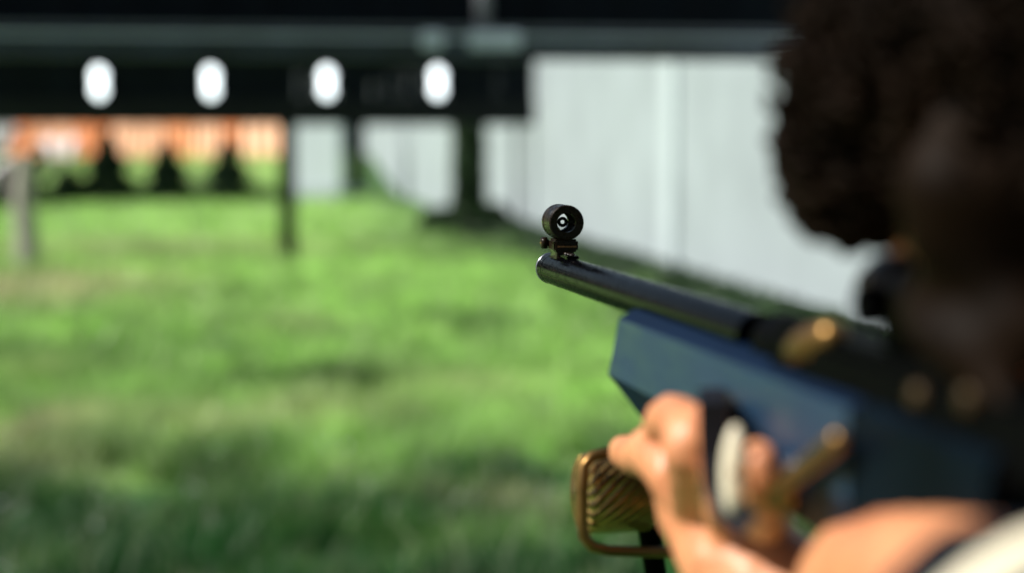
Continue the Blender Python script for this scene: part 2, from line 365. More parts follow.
bm = bmesh.new(); box(bm, rg(AP, pc, ph_+.02), .26, .24, .05, bevel=.01); obj('cap', bm, 'post', sp_)
bm = bmesh.new(); box(bm, rg(AB-.03, L+.3, z0/2-.03), .13, .13, z0+.05, bevel=.01); obj('post', bm, 'post', t)
# white ovals on it, given emission and a dark backing
names = ['leftmost of the four white oval glows on the black baffle', 'second white oval lamp from the left, above the orange fence',
         'third white oval lamp, above the bright end wall panel', 'rightmost white oval lamp, beside the ivy covered trunk']
for px, nm in zip((99, 211, 327, 438), names):
    cc, zz = on_range(px, 82.5, AB-.1); f = -AX
    t = thing('glow_oval', rg(AB-.03, cc, zz), nm, 'glow', 'glowing ovals on the farther overhead baffle')
    bm = bmesh.new(); ellipsoid(bm, rg(AB-.055, cc, zz), .125, .05, .25, CR, AX, Vector((0, 0, 1))); obj('dark_backing', bm, 'post', t, True)
    bm = bmesh.new(); ellipsoid(bm, rg(AB-.075, cc, zz+.09), .092, .07, .125, CR, AX, Vector((0, 0, 1))); ellipsoid(bm, rg(AB-.075, cc, zz-.09), .092, .07, .125, CR, AX, Vector((0, 0, 1)))
    obj('glow_face', bm, 'glow', t, True)

# thin dark post near the end wall
p = ground(356, 197); t = thing('dark_post', p, 'thin dark post right of the bright end wall panel', 'post')
bm = bmesh.new(); box(bm, p+Vector((0, 0, 1.5)), .42, .3, 3.1, bevel=.01); obj('shaft', bm, 'post', t)
bm = bmesh.new(); box(bm, p+Vector((0, 0, .1)), .56, .46, .24, bevel=.02); obj('footing', bm, 'wall', t)
# weathered post with its pulley wheel
p = ground(26, 268); t = thing('pulley_post', p, 'weathered grey wooden post with a small black wheel on top', 'post')
top = (CP+ray(26, 152)*((p.y)/ray(26, 152).y)).z
bm = bmesh.new(); pts = [p+Vector((.02*math.sin(k*1.3), 0, top*k/6-.04)) for k in range(7)]; sweep(bm, pts, [.15, .135, .13, .125, .125, .12, .12], 10); obj('shaft', bm, 'oldwood', t)
wc = p+Vector((.17, -.05, top-.12)); bm = bmesh.new()
sweep(bm, [wc+Vector((math.cos(a)*.13, 0, math.sin(a)*.17)) for a in [2*math.pi*k/28 for k in range(28)]], .028, 8, closed=True); wh = obj('wheel', bm, 'rubber', t, True)
bm = bmesh.new(); lathe(bm, wc-Vector((0, .04, 0)), Vector((0, 1, 0)), [(0, 0), (0, .03), (.08, .03), (.08, 0)], 16)
for k in range(5):
    a = 2*math.pi*k/5; sweep(bm, [wc, wc+Vector((math.cos(a)*.125, 0, math.sin(a)*.165))], .008, 6)
obj('hub', bm, 'rubber', wh)
bm = bmesh.new(); box(bm, p+Vector((.07, 0, top-.1)), .2, .05, .05); obj('bracket', bm, 'rubber', t)

# ------------------------------------------------------------------ orange fence on the bank
AF = BANK0+13.2
f0 = on_range(14, 140, AF)[0]; f1 = on_range(283, 140, AF)[0]; zlo = on_range(150, 155, AF)[1]; zhi = on_range(150, 119, AF)[1]+.25
t = thing('orange_fence', rg(AF, (f0+f1)/2, BANKH), 'long bright orange sheeted fence on the grass bank under the black baffle', 'fence')
edges = [14, 34, 52, 76, 98, 112, 140, 165, 193, 222, 240, 283]
for i, (a, b_) in enumerate(zip(edges[:-1], edges[1:])):
    ca_, cb_ = on_range(a, 140, AF)[0]+.03, on_range(b_, 140, AF)[0]-.03
    bm = bmesh.new(); nseg = 24; vs = []
    for k in range(nseg+1):
        cc = ca_+(cb_-ca_)*k/nseg; off = .07*math.sin(k*math.pi/4)
        hh = zhi-zlo; vs.append([rg(AF-.06+off-hh, cc, zlo), rg(AF-.06+off, cc, zhi), rg(AF-.03+off, cc, zhi-.03), rg(AF-.03+off-hh, cc, zlo-.03)])
    vs = [[bm.verts.new(v) for v in r] for r in vs]
    for k in range(nseg):
        for j in range(4): bm.faces.new((vs[k][j], vs[k][(j+1) % 4], vs[k+1][(j+1) % 4], vs[k+1][j]))
    bm.faces.new(vs[0]); bm.faces.new(vs[-1][::-1])
    obj('sheet', bm, 'orange' if i in (0, 3, 4, 7, 9) else 'orange2', t)
for a in (14, 112, 225, 283):
    cc = on_range(a, 140, AF)[0]; bm = bmesh.new(); box(bm, rg(AF+.04, cc, (zhi+.6)/2), .14, .1, zhi+.1-.4); obj('post', bm, 'bark', t)

# white cloth and sack
cc, zz = on_range(60, 148, AF-1.6)
bm = bmesh.new(); N = 14
gv = [[bm.verts.new(rg(AF-1.0-.9*j/N+.08*math.sin(i*.9)+.05*math.cos(j), cc+(i/N-.5)*1.1*(1-.45*j/N), zz+.25-1.0*j/N+.08*math.sin(i*.7))) for i in range(N+1)] for j in range(N+1)]
for j in range(N):
    for i in range(N): bm.faces.new((gv[j][i], gv[j][i+1], gv[j+1][i+1], gv[j+1][i]))
o = obj('white_sheet', bm, 'white', None, True); sm = o.modifiers.new('thick', 'SOLIDIFY'); sm.thickness = .02
tag(o, 'crumpled white sheet hanging in front of the orange fence near the pulley post', 'sheet')
cc, zz = on_range(3, 132, AF-.9)
bm = bmesh.new(); gv = [[bm.verts.new(rg(AF-.75-.3*j/8+.06*math.sin(i*1.1+j), cc+(i/8-.5)*.75, zz+.35-.9*j/8)) for i in range(9)] for j in range(9)]
for j in range(8):
    for i in range(8): bm.faces.new((gv[j][i], gv[j][i+1], gv[j+1][i+1], gv[j+1][i]))
o = obj('white_sheet', bm, 'white', None, True); sm = o.modifiers.new('thick', 'SOLIDIFY'); sm.thickness = .02
tag(o, 'small white sheet at the far left end of the orange fence', 'sheet')
def sack(p, s, label):
    bm = bmesh.new(); ellipsoid(bm, p+Vector((0, 0, .42*s)), .3*s, .25*s, .48*s, sub=4)
    for v in bm.verts:
        d = v.co-(p+Vector((0, 0, .42*s))); v.co += d.normalized()*.05*s*pnoise(v.co*6); v.co.z = max(v.co.z, p.z)
        if d.z > .3*s: v.co.x -= d.x*.4; v.co.y -= d.y*.4
    o = obj('sack', bm, 'white', None, True); tag(o, label, 'sack')
p = ground(6, 205); sack(p, 1.2, 'white sack on the lawn at the left edge, behind the pulley post')

# ------------------------------------------------------------------ plants
def leaves(pts, size, name, m, parent=None):
    V = []
    for p in pts:
        d = Vector((random.gauss(0, 1), random.gauss(0, 1), random.gauss(0, 1))).normalized(); ex, ey = frame_for(d); s = size*random.uniform(.6, 1.3)
        V += [p-ex*s*.5, p+ey*s, p+ex*s*.5, p-ey*s]
    return quads(name, [tuple(v) for v in V], m, parent)
def conifer(p, h, w_, label):
    t = thing('conifer', p, label, 'shrub', 'small dark conifers in front of the orange fence')
    bm = bmesh.new(); sweep(bm, [p-Vector((0, 0, .05)), p+Vector((0, 0, h*.95))], [.06, .01], 8); obj('trunk', bm, 'bark', t)
    P = []
    for _ in range(3800):
        u = random.random()**.8; r = w_*(1-u)**.85*(.35+.75*random.random())*(1+.25*math.sin(u*19+p.x*5))+.05; a = random.random()*2*math.pi
        P.append(p+Vector((math.cos(a)*r, math.sin(a)*r, .05+u*h)))
    leaves(P, .075, 'foliage', 'conifer', t)
for px, py, h, w_, lb in ((108, 202, 1.55, .66, 'dark pointed conifer nearest to the pulley post'), (168, 202, 1.35, .60, 'middle dark pointed conifer of the three under the orange fence'),
                      (229, 202, 1.38, .62, 'dark pointed conifer closest to the square dark baffle post')):
    conifer(ground(px, py), h, w_, lb)
def bush(p, rx, ry, h, n, m, label, size=.08):
    t = thing('shrub', p, label, 'shrub')
    bm = bmesh.new()
    for k in range(6):
        a = k*1.05; sweep(bm, [p-Vector((0, 0, .03)), p+Vector((math.cos(a)*rx*.5, math.sin(a)*ry*.5, h*.7))], [.015, .005], 5)
    obj('stems', bm, 'bark', t); P = []
    for _ in range(n):
        u = random.random()**.6; a = random.random()*6.283; z = random.random()
        rr = u*math.sqrt(max(0, 1-z*z))*(.8+.3*math.sin(3*a+z*4)); P.append(p+Vector((math.cos(a)*rr*rx, math.sin(a)*rr*ry, z*h*(.85+.2*math.sin(a*2)))))
    leaves(P, size, 'foliage', m, t)
bush(ground(70, 203), .55, .5, .75, 1500, 'conifer', 'low dark shrub just right of the pulley post')
bush(ground(8, 210)+Vector((-.2, 1.5, 0)), .8, .5, .95, 1800, 'conifer', 'low dark shrub behind the sack at the left edge')
bush(ground(140, 198), .75, .35, .22, 1800, 'conifer', 'flat dark ground shrub between the first two conifers')
bush(ground(200, 198), .75, .35, .22, 1800, 'conifer', 'flat dark ground shrub between the last two conifers')
bush(ground(262, 199), .6, .35, .22, 1500, 'conifer', 'flat dark ground shrub right of the last conifer')
# low ivy added to darken the foot of the side wall as shade
IV = []
for _ in range(26000):
    a = random.uniform(8, 30); u = random.random()**1.6; c_ = WC-.03-u*(.75+.35*math.sin(a*1.7)+.2*math.sin(a*4.1))
    IV.append(rg(a, c_, .02+random.random()*.26*(1-u)**.7))
iv = leaves(IV, .05, 'shade_ivy', 'ivy'); tag(iv, 'dark green creeping ivy added as shade along the foot of the pale side wall', 'ivy', kind='stuff')
# the ivy covered trunk by the wall
p = ground(467, 236); t = thing('ivy_trunk', p, 'dark old tree trunk wrapped in ivy standing before the side wall', 'tree')
bm = bmesh.new(); pts = [p+Vector((.03*math.sin(k), .02*k, -.05+k*.42)) for k in range(8)]; sweep(bm, pts, [.20, .18, .17, .16, .16, .17, .19, .2], 12)
obj('trunk', bm, 'bark', t, True); P = []
for _ in range(5200):
    z = random.random(); a = random.random()*6.283
    r = .15+.11*random.random()+(.10*(1-z)**7)+(.25*max(0, z-.62)/.38)*random.random()
    if random.random() < .25 and .15 < z < .6: continue
    P.append(p+Vector((math.cos(a)*r+.03, math.sin(a)*r*.8, .02+z*3.1)))
leaves(P, .07, 'foliage', 'ivy', t)
bush(ground(495, 238), .55, .5, .5, 1600, 'ivy', 'dark green shrub at the foot of the side wall by the trunk')
bush(ground(445, 232), .6, .6, .35, 1500, 'ivy', 'low green shrub left of the ivy covered trunk')

# ------------------------------------------------------------------ the air rifle
mz = at(550.5, 268.0, 1.2)
ra = ray(180, 147).normalized(); rr_ = ra.cross(Vector((0, 0, 1))).normalized(); ru = rr_.cross(ra)
def rf(s, l, h): return mz - ra*s + rr_*l + ru*h       # s metres back from the muzzle, l right, h above the bore
def onl(px, py, l):                                    # where a view line meets the upright plane l metres right of the bore
    r = ray(px, py); t_ = (mz+rr_*l-CP).dot(rr_)/r.dot(rr_); q = CP+r*t_-mz; return -q.dot(ra), q.dot(ru)
rifle = thing('air_rifle', rf(.5, 0, -.1), 'match air rifle with a blue metal stock and black barrel held up by the shooter', 'rifle')
BR = .0097
bm = bmesh.new(); lathe(bm, rf(0, 0, 0), -ra, [(.0, .0045), (.0, .0085), (.0008, BR), (.0165, BR), (.0168, BR-.0006), (.0176, BR-.0006), (.0178, BR), (.44, BR), (.44, 0)], 48); o = obj('barrel', bm, 'steel', rifle, True); e = o.modifiers.new('e', 'EDGE_SPLIT'); e.split_angle = R(30)
bm = bmesh.new(); lathe(bm, rf(-.0009, 0, 0), -ra, [(0, .0045), (0, .0085), (.0010, BR+.0001), (.0042, BR+.0002), (.0042, BR-.0006)], 48); obj('muzzle_ring', bm, 'edge', rifle, True)
bm = bmesh.new(); lathe(bm, rf(.001, 0, 0), -ra, [(0, 0), (0, .0045)], 24); obj('bore', bm, 'rubber', rifle)
# dovetail strip behind the front sight
bm = bmesh.new(); box(bm, rf(.045, 0, BR+.0008), .008, .050, .002, rr_, ra, ru, bevel=.0006); obj('dovetail_rail', bm, 'steel', rifle)
for k in range(3):
    bm = bmesh.new(); lathe(bm, rf(.052+.008*k, 0, BR+.0022), ru, [(0, .0022), (.0007, .0020), (.0007, 0)], 14); obj('rail_screw', bm, 'bronze', rifle, True)
# front sight (a part of the rifle) and its own pieces
SH = .0300; ST = .0105; S0 = .013
zc, hc = onl(562.5, 222, 0)
SH = hc; SM = zc if 0 < zc < .06 else .03
fs = obj('front_sight', lathe(bmesh.new(), rf(SM-.0125, 0, SH), -ra, [(0, .0056), (0, .0100), (.0006, .0107), (.0048, .0107), (.0054, .0100), (.0066, .0100), (.0072, .0107), (.0190, .0104), (.0196, .0098), (.0206, .0098), (.0212, .0107), (.0248, .0107), (.0254, .0100), (.0254, .0058), (.022, .0058), (.0215, .0082), (.004, .0082), (.0035, .0056), (0, .0056)], 56), 'bronze', rifle, True)
e = fs.modifiers.new('edge', 'EDGE_SPLIT'); e.split_angle = R(40)
bm = bmesh.new()
c = rf(SM, 0, SH); N = 40
ring = [c+(rr_*math.cos(2*math.pi*k/N)+ru*math.sin(2*math.pi*k/N))*.0022 for k in range(N)]
sweep(bm, ring, .00105, 8, closed=True)
for s_ in (-1, 1): box(bm, c+rr_*(s_*.0054), .0050, .0008, .0015, rr_, ra, ru)
obj('sight_insert', bm, 'glass_white', fs)
bm = bmesh.new()
box(bm, rf(SM+.001, 0, SH-.0140), .0150, .021, .0075, rr_, ra, ru, bevel=.0012)
box(bm, rf(SM-.001, 0, SH-.0195), .0105, .022, .0050, rr_, ra, ru, bevel=.0008)
box(bm, rf(SM, 0, (SH-.0215+BR-.001)/2), .0120, .024, SH-.0215-BR+.0015, rr_, ra, ru, bevel=.0008); obj('sight_base', bm, 'bronze', fs)
bm = bmesh.new(); box(bm, rf(SM+.0118, .0005, SH-.0145), .0115, .0006, .0009, rr_, ra, ru); obj('engraved_line', bm, 'bronze_hi', fs)
bm = bmesh.new(); lathe(bm, rf(SM-.008, -.0070, SH-.0130), -rr_, [(0, .0020), (.0012, .0020), (.0012, .0036), (.0042, .0036), (.0048, .0030), (.0048, 0)], 28)
kb = obj('clamp_knob', bm, 'bronze', fs, True); bm = bmesh.new(); box(bm, rf(SM-.008, -.0119, SH-.0130), .0006, .0045, .0008, rr_, ra, ru); obj('slot', bm, 'bronze_hi', kb)

# stock: eight sided bar, front end raked
SW = .020
sa, ha = onl(618, 308, -SW); sb, hb = onl(608, 374, -SW); sc, hc2 = onl(648, 427, -.009); ha -= .004
s_end = onl(985, 450, -SW)[0]
def sect(s0, s1, s2, s3, w_=1.0, drop=0):
    L_ = []
    for (l, h, s) in ((-.0125, ha+.0035, s0), (-SW, ha-.0010, s1), (-SW, hb, s2), (-.009, hc2-drop, s3), (.009, hc2-drop, s3), (SW, hb, s2), (SW, ha-.001, s1), (.0125, ha+.0035, s0)):
        L_.append(rf(s, l*w_, h))
    return L_
bm = bmesh.new(); sm = onl(848, 440, -SW)[0]
secs = [sect(sa, sa+.001, sb, sc), sect(sa+.16, sa+.16, sa+.16, sa+.16), sect(sm, sm, sm, sm, 1.0, .003), sect(sm+.001, sm+.001, sm+.001, sm+.001, .96, .003), sect(s_end-.06, s_end-.06, s_end-.06, s_end-.06, .98, .01), sect(s_end, s_end, s_end-.01, s_end-.03, .9, 0)]
rv = [[bm.verts.new(v) for v in s_] for s_ in secs]
for a, b_ in zip(rv[:-1], rv[1:]):
    for k in range(8): bm.faces.new((a[k], a[(k+1) % 8], b_[(k+1) % 8], b_[k]))
bm.faces.new(rv[0][::-1]); bm.faces.new(rv[-1])
o = obj('stock', bm, 'blue', rifle); o.data.materials.append(M['navy']); o.data.materials.append(mat('blue_shaded_rear', (.0015, .005, .010), .5, noise=.6, scale=25, ior=1.12))
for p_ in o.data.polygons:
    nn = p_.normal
    if nn.dot(ru) > .5 or nn.dot(ru) < -.3: p_.material_index = 1  # top chamfer painted dark for the barrel's shadow, underside darkened too
    if -(p_.center-mz).dot(ra) > sm+.0009 or nn.dot(ra) < -.5: p_.material_index = 2  # rear painted near-black, where the front sheen fades out
bv = o.modifiers.new('bevel', 'BEVEL'); bv.width = .0012; bv.segments = 3; bv.limit_method = 'ANGLE'
# receiver
s1 = onl(775, 340, -.012)[0]; 
bm = bmesh.new(); box(bm, rf((s1+.80)/2, 0, -.002), .030, .80-s1, .026, rr_, ra, ru, bevel=.004); obj('receiver', bm, 'black', rifle)
bm = bmesh.new(); sweep(bm, [rf(s1-.03, 0, 0), rf(s1+.004, 0, 0)], .0122, 24); obj('barrel_collar', bm, 'black', rifle, True)
# brass loading lever on top
p = rf(onl(808, 347, -.014)[0], -.012, onl(808, 347, -.014)[1]+.001)
bm = bmesh.new(); limb(bm, [p+ra*.010-ru*.0035-rr_*.002, p, p-ra*.010+ru*.0035+rr_*.003], [.0055, .0072, .0062], 14); obj('loading_lever', bm, 'brass', rifle, True)
for px, py in ((915, 396), (965, 399)):
    s_, h_ = onl(px, py, -.017); bm = bmesh.new(); lathe(bm, rf(s_, -.014, h_), -rr_, [(0, .0038), (.003, .0038), (.0038, .0030), (.0038, 0)], 20); obj('brass_screw', bm, 'dull_brass', rifle, True)
# rear diopter sight
sl, hl = onl(884, 286, 0)
rs = obj('rear_sight', lathe(bmesh.new(), rf(sl-.012, 0, hl), -ra, [(0, .004), (0, .0056), (.003, .0066), (.016, .0066), (.018, .0115), (.034, .0115), (.036, .008), (.05, .012), (.054, .0125), (.054, .002)], 36), 'bronze', rifle, True)
bm = bmesh.new(); box(bm, rf(sl+.026, .002, (hl+.012)/2), .020, .018, hl-.008, rr_, ra, ru, bevel=.002); obj('sight_tower', bm, 'black', rs)
bm = bmesh.new(); lathe(bm, rf(sl+.026, -.010, hl-.004), -rr_, [(0, .004), (.002, .007), (.008, .007), (.009, .005), (.009, 0)], 24); obj('windage_knob', bm, 'black', rs, True)
# brass diagonal lever + boss
l_ = -.026; a0 = onl(772, 494, l_); a1 = onl(842, 438, l_)
bm = bmesh.new(); p0 = rf(a0[0], l_, a0[1]); p1 = rf(a1[0], l_, a1[1]); sweep(bm, [p0, p0+(p1-p0)*.06, p0+(p1-p0)*.94, p1], [.0028, .0036, .0036, .0028], 12); obj('side_lever', bm, 'brass', rifle, True)
bm = bmesh.new(); lathe(bm, rf(a0[0], -SW, a0[1]), -rr_, [(0, .007), (.003, .007), (.0035, .0055), (.0075, .0055), (.009, .004), (.009, 0)], 28); obj('lever_boss', bm, 'brass', rifle, True)
q = onl(787, 470, -SW); bm = bmesh.new(); lathe(bm, rf(q[0], -SW, q[1]), -rr_, [(0, .0048), (.002, .0048), (.003, .0036), (.003, 0)], 20); obj('highlight_screw', bm, 'edge', rifle, True)  # polished screw head added for a blue-white highlight
# dark cheek piece side plate, grip, guard, rear tube, butt
GS = onl(880, 520, -.01)[0]
bm = bmesh.new(); limb(bm, [rf(GS, 0, hc2+.012), rf(GS+.018, 0, hc2-.03), rf(GS+.042, 0, hc2-.085)], [.017, .019, .021]); obj('pistol_grip', bm, 'black', rifle, True)
bm = bmesh.new(); sweep(bm, [rf(GS-.075, 0, hc2+.002), rf(GS-.07, 0, hc2-.025), rf(GS-.03, 0, hc2-.035), rf(GS-.005, 0, hc2-.03)], .0025, 8); obj('trigger_guard', bm, 'black', rifle, True)
bm = bmesh.new(); sweep(bm, [rf(GS-.045, 0, hc2+.002), rf(GS-.04, 0, hc2-.012), rf(GS-.048, 0, hc2-.026)], .002, 8); obj('trigger', bm, 'brass', rifle, True)
for hh, nm in ((-.010, 'rear_tube'), (hb+.012, 'lower_tube')):
    bm = bmesh.new(); sweep(bm, [rf(s_end-.02 if hh < -.05 else .79, 0, hh), rf(.93, 0, hh)], .0075, 16); obj(nm, bm, 'black', rifle, True)
bm = bmesh.new(); box(bm, rf(.945, 0, -.055), .034, .03, .13, rr_, ra, ru, bevel=.008); obj('butt_plate', bm, 'rubber', rifle)
# palm rest under the fore end: knurled brass drum in a wire bail
hd = (cR*.96 + cF*.28).normalized(); D = 1.0
pc = at(585, 494, D)
bm = bmesh.new(); lathe(bm, pc-hd*.003, hd, [(0, 0), (.0, .0165), (.0015, .0208), (.004, .0218), (.0045, .0210), (.036, .0210), (.038, .0195), (.038, 0)], 48); kd = obj('palm_rest', bm, 'knurl', rifle, True); e = kd.modifiers.new('e', 'EDGE_SPLIT'); e.split_angle = R(45)
bm = bmesh.new(); wp = []
for (x, y) in ((700, 462), (660, 455), (606, 453), (592, 456), (584, 466), (582, 490), (582, 522), (584, 537), (592, 547), (608, 551), (650, 552), (688, 552), (698, 545), (701, 520), (704, 470)): wp.append(at(x, y, D-.021+(x-582)*.00012))
sweep(bm, wp, .0030, 10, closed=True); obj('bail', bm, 'brass', kd, True)
bm = bmesh.new(); sweep(bm, [rf(sc+.035, 0, hc2+.004), pc+hd*.031+Vector((0, 0, .012)), pc+hd*.040-Vector((0, 0, .045))], .006, 12); obj('palm_rest_stem', bm, 'black', kd, True)
# strap with its cream oval button, between the shooter's fingers
l_ = -.040
sp = [rf(*([onl(x, y, l_)[0], l_, onl(x, y, l_)[1]])) for x, y in ((712, 402), (712, 425), (713, 455), (716, 485), (728, 510), (748, 528))]
sp = [rf(onl(712, 388, -.022)[0], -.0225, onl(712, 388, -.022)[1])]+sp
bm = bmesh.new(); n_ = len(sp); rv = []
for i, p in enumerate(sp):
    d = (sp[min(i+1, n_-1)]-sp[max(i-1, 0)]).normalized(); wv = d.cross(ru.cross(d)).normalized(); sd_ = d.cross(-ray(715, 450)).normalized(); wv = -ray(715, 450).normalized()
    rv.append([bm.verts.new(p+sd_*a+wv*b_) for a, b_ in ((-.0060, -.0012), (.0050, -.0012), (.0050, .0012), (-.0060, .0012))])
for a, b_ in zip(rv[:-1], rv[1:]):
    for k in range(4): bm.faces.new((a[k], a[(k+1) % 4], b_[(k+1) % 4], b_[k]))
bm.faces.new(rv[0]); bm.faces.new(rv[-1][::-1]); stp = obj('strap', bm, 'strap', rifle)
qv = -ray(734, 470).normalized(); ex_, ey_ = frame_for(qv); zc_ = .665
cen = at(734, 470, zc_); upv = (at(737, 428, zc_)-at(733, 512, zc_)).normalized(); lv = upv.cross(qv)
bm = bmesh.new(); ellipsoid(bm, cen, .0046, .0028, .0160, lv, qv, upv); obj('oval_button', bm, 'cream', stp, True)
bm = bmesh.new(); ellipsoid(bm, cen+qv*.0026-upv*.001, .0010, .0006, .0022, lv, qv, upv); obj('button_mark', bm, 'bronze_hi', stp, True)

# ------------------------------------------------------------------ the shooter
person = thing('person', Vector((.36, .28, 0)), 'shooter with dark curly hair and bare arms aiming the blue rifle, seen from behind', 'person')
B = bmesh.new()
HZ = .58
skull = at(1140, 118, HZ); jaw = at(1066, 244, HZ-.01)
vdir = (jaw-skull).normalized(); fdir = (ra*.75-Vector((0, 0, .55))-cR*.1).normalized(); sdv = fdir.cross(Vector((0, 0, 1))).normalized(); hup = sdv.cross(fdir).normalized()
ellipsoid(B, skull, .074, .092, .088, sdv, fdir, hup, 4)
ellipsoid(B, jaw, .043, .048, .046, sdv, fdir, hup, 4)
ellipsoid(B, jaw+fdir*.018-hup*.022, .024, .024, .020, sdv, fdir, hup)
limb(B, [at(950, 308, HZ-.02), at(985, 338, HZ-.03), at(1040, 388, HZ-.035)], [.0045, .0065, .010])
eye_c = skull+fdir*.082-hup*.012
limb(B, [eye_c+fdir*.000-hup*.004, eye_c+fdir*.012-hup*.028, eye_c+fdir*.020-hup*.042], [.006, .008, .010], 10)
for s_ in (-1, 1):
    ellipsoid(B, skull+sdv*(s_*.074)-hup*.02-fdir*.005, .008, .018, .030, sdv, fdir, hup)
    ellipsoid(B, skull+fdir*.078+sdv*(s_*.031)+hup*.006, .020, .010, .006, sdv, fdir, hup)
for hh in (0, -.009): ellipsoid(B, eye_c+fdir*.004-hup*(.062-hh), .022, .009, .0050, sdv, fdir, hup)
nb_ = Vector((.33, .27, 1.40)); limb(B, [skull-fdir*.03-hup*.03, (skull+nb_)/2-Vector((0, .01, 0)), nb_], [.050, .052, .058])
shL = Vector((.215, .15, 1.345)); shR = Vector((.45, .40, 1.345)); pel = Vector((.38, .22, .93))
chest = (shL+shR)/2+Vector((.01, -.02, -.10)); lat = (shR-shL).normalized(); fw = Vector((-lat.y, lat.x, 0)).normalized()
Z = Vector((0, 0, 1))
ellipsoid(B, chest, .165, .105, .185, lat, fw, Z, 4); ellipsoid(B, (chest+pel)/2, .135, .095, .20, lat, fw, Z, 4); ellipsoid(B, pel, .155, .105, .13, lat, fw, Z, 4)
limb(B, [shL+lat*.04, (shL+shR)/2, shR-lat*.04], [.055, .065, .055])
# legs
feet = []
for s_, off in ((-1, Vector((-.06, -.06, 0))), (1, Vector((.05, .16, 0)))):
    hip = pel+lat*(s_*.085)-Z*.03; knee = Vector((hip.x+off.x*.6, hip.y+off.y*.6+.015, .50)); ank = Vector((hip.x+off.x, hip.y+off.y, .09))
    limb(B, [hip, knee, ank], [.085, .055, .038]); limb(B, [ank-Z*.04-fw*.03, ank-Z*.055+fw*.15], [.034, .026]); feet.append((hip, knee, ank))
# right arm carries the fore end
def fp(px, py, l): s_, h_ = onl(px, py, l); return rf(s_, l, h_)
wr = fp(738, 562, -.010); elR = at(1010, 800, .70)
limb(B, [shR, (shR+elR)/2+Vector((.02, 0, -.01)), elR], [.052, .044, .040]); limb(B, [elR, elR+(wr-elR)*.35, wr], [.040, .038, .024])
limb(B, [wr, fp(720, 530, -.012), fp(694, 500, -.014)], [.024, .022, .018])
ellipsoid(B, fp(694, 496, -.017), .017, .012, .020, ra, rr_, ru); ellipsoid(B, fp(704, 520, -.014), .016, .013, .020, ra, rr_, ru)
limb(B, [wr, fp(748, 535, -.006), fp(762, 500, -.004)], [.022, .018, .013])
def finger(pts, rad): limb(B, [fp(*p) for p in pts], rad, 12)
finger([(694, 504, -.018), (674, 478, -.028), (654, 452, -.030), (640, 456, -.028), (625, 452, -.020)], [.0130, .0112, .0112, .0092, .0084])
finger([(702, 508, -.020), (694, 476, -.031), (692, 446, -.035), (684, 423, -.034), (670, 420, -.031), (662, 432, -.026)], [.0140, .0112, .0118, .0098, .0102, .0085])
finger([(730, 520, -.016), (722, 470, -.030), (713, 425, -.031), (712, 418, -.026)], [.0105, .0085, .0078, .0068])
finger([(764, 520, -.012), (763, 490, -.027), (761, 462, -.030), (758, 454, -.026)], [.0095, .0072, .0062, .0054])
limb(B, [fp(715, 520, .0), fp(690, 470, .026), rf(sb+.10, .032, hb-.01), rf(sb+.085, .031, hb+.015)], [.017, .013, .010, .009])  # thumb on the far side
# left arm goes to the grip
gp = rf(GS+.020, 0, hc2-.045)
wl = at(842, 590, .66); el = at(1000, 672, .47)
limb(B, [shL, (shL+el)/2+Vector((-.01, 0, -.02)), el], [.050, .043, .039]); 
limb(B, [el, at(950, 596, .53), at(872, 578, .61), wl], [.036, .0240, .0200, .017])
limb(B, [wl, at(848, 582, .68), at(862, 576, .70)], [.017, .016, .016])
for k in range(4):
    h0 = -.020-.017*k; b0 = rf(GS+.012+.006*k, -.030, hc2+h0)
    limb(B, [at(850, 584+6*k, .685), b0, rf(GS-.012+.006*k, -.022, hc2+h0), rf(GS-.022+.006*k, .004, hc2+h0)] if k else [at(845, 582, .68), rf(GS-.005, -.030, hc2-.016), rf(GS-.030, -.014, hc2-.016), rf(GS-.040, -.002, hc2-.018)], [.0105, .0095, .0088, .0078], 10)
limb(B, [at(862, 576, .69), rf(GS+.04, .004, hc2-.012), rf(GS+.02, .028, hc2-.022)], [.012, .0105, .009])
body = obj('body', B, 'skin', person, True)
rmh = body.modifiers.new('remesh', 'REMESH'); rmh.mode = 'VOXEL'; rmh.voxel_size = .0024; rmh.use_smooth_shade = True
smo = body.modifiers.new('smooth', 'SMOOTH'); smo.factor = .5; smo.iterations = 2
st_ = bpy.data.textures.new('skin_folds', 'CLOUDS'); st_.noise_scale = .012; st_.noise_depth = 3; sf = body.modifiers.new('folds', 'DISPLACE'); sf.texture = st_; sf.strength = .0028; sf.mid_level = .5
for s_ in (-1, 1):
    bm = bmesh.new(); ellipsoid(bm, skull+fdir*.080+sdv*(s_*.031)-hup*.010, .013, .013, .012, sdv, fdir, hup); obj('eye', bm, 'eye', person, True)
# nails
for (a, d_) in (((618, 449), .856), ):
    pass
# clothing
def cloth(name, m, fn, vox=.006):
    bm = bmesh.new(); fn(bm); o = obj(name, bm, m, person, True); r_ = o.modifiers.new('remesh', 'REMESH'); r_.mode = 'VOXEL'; r_.voxel_size = vox; r_.use_smooth_shade = True
    s__ = o.modifiers.new('smooth', 'SMOOTH'); s__.iterations = 4
    return o
def shirt(bm):
    ellipsoid(bm, chest, .178, .118, .200, lat, fw, Z, 4); ellipsoid(bm, (chest+pel)/2, .150, .110, .23, lat, fw, Z, 4); ellipsoid(bm, pel+Z*.03, .165, .118, .12, lat, fw, Z, 4)
    limb(bm, [shL+lat*.02, (shL+shR)/2, shR-lat*.02], [.070, .076, .070])
    eL = shL+(el-shL)*.975; limb(bm, [shL, (shL+eL)/2+Vector((-.01, 0, -.02)), eL], [.066, .056, .043]); eR = shR+(elR-shR)*.6; limb(bm, [shR, eR], [.068, .058])
cloth('shirt', 'shirt', shirt)
eL = shL+(el-shL)*.90; dd = (el-shL).normalized()
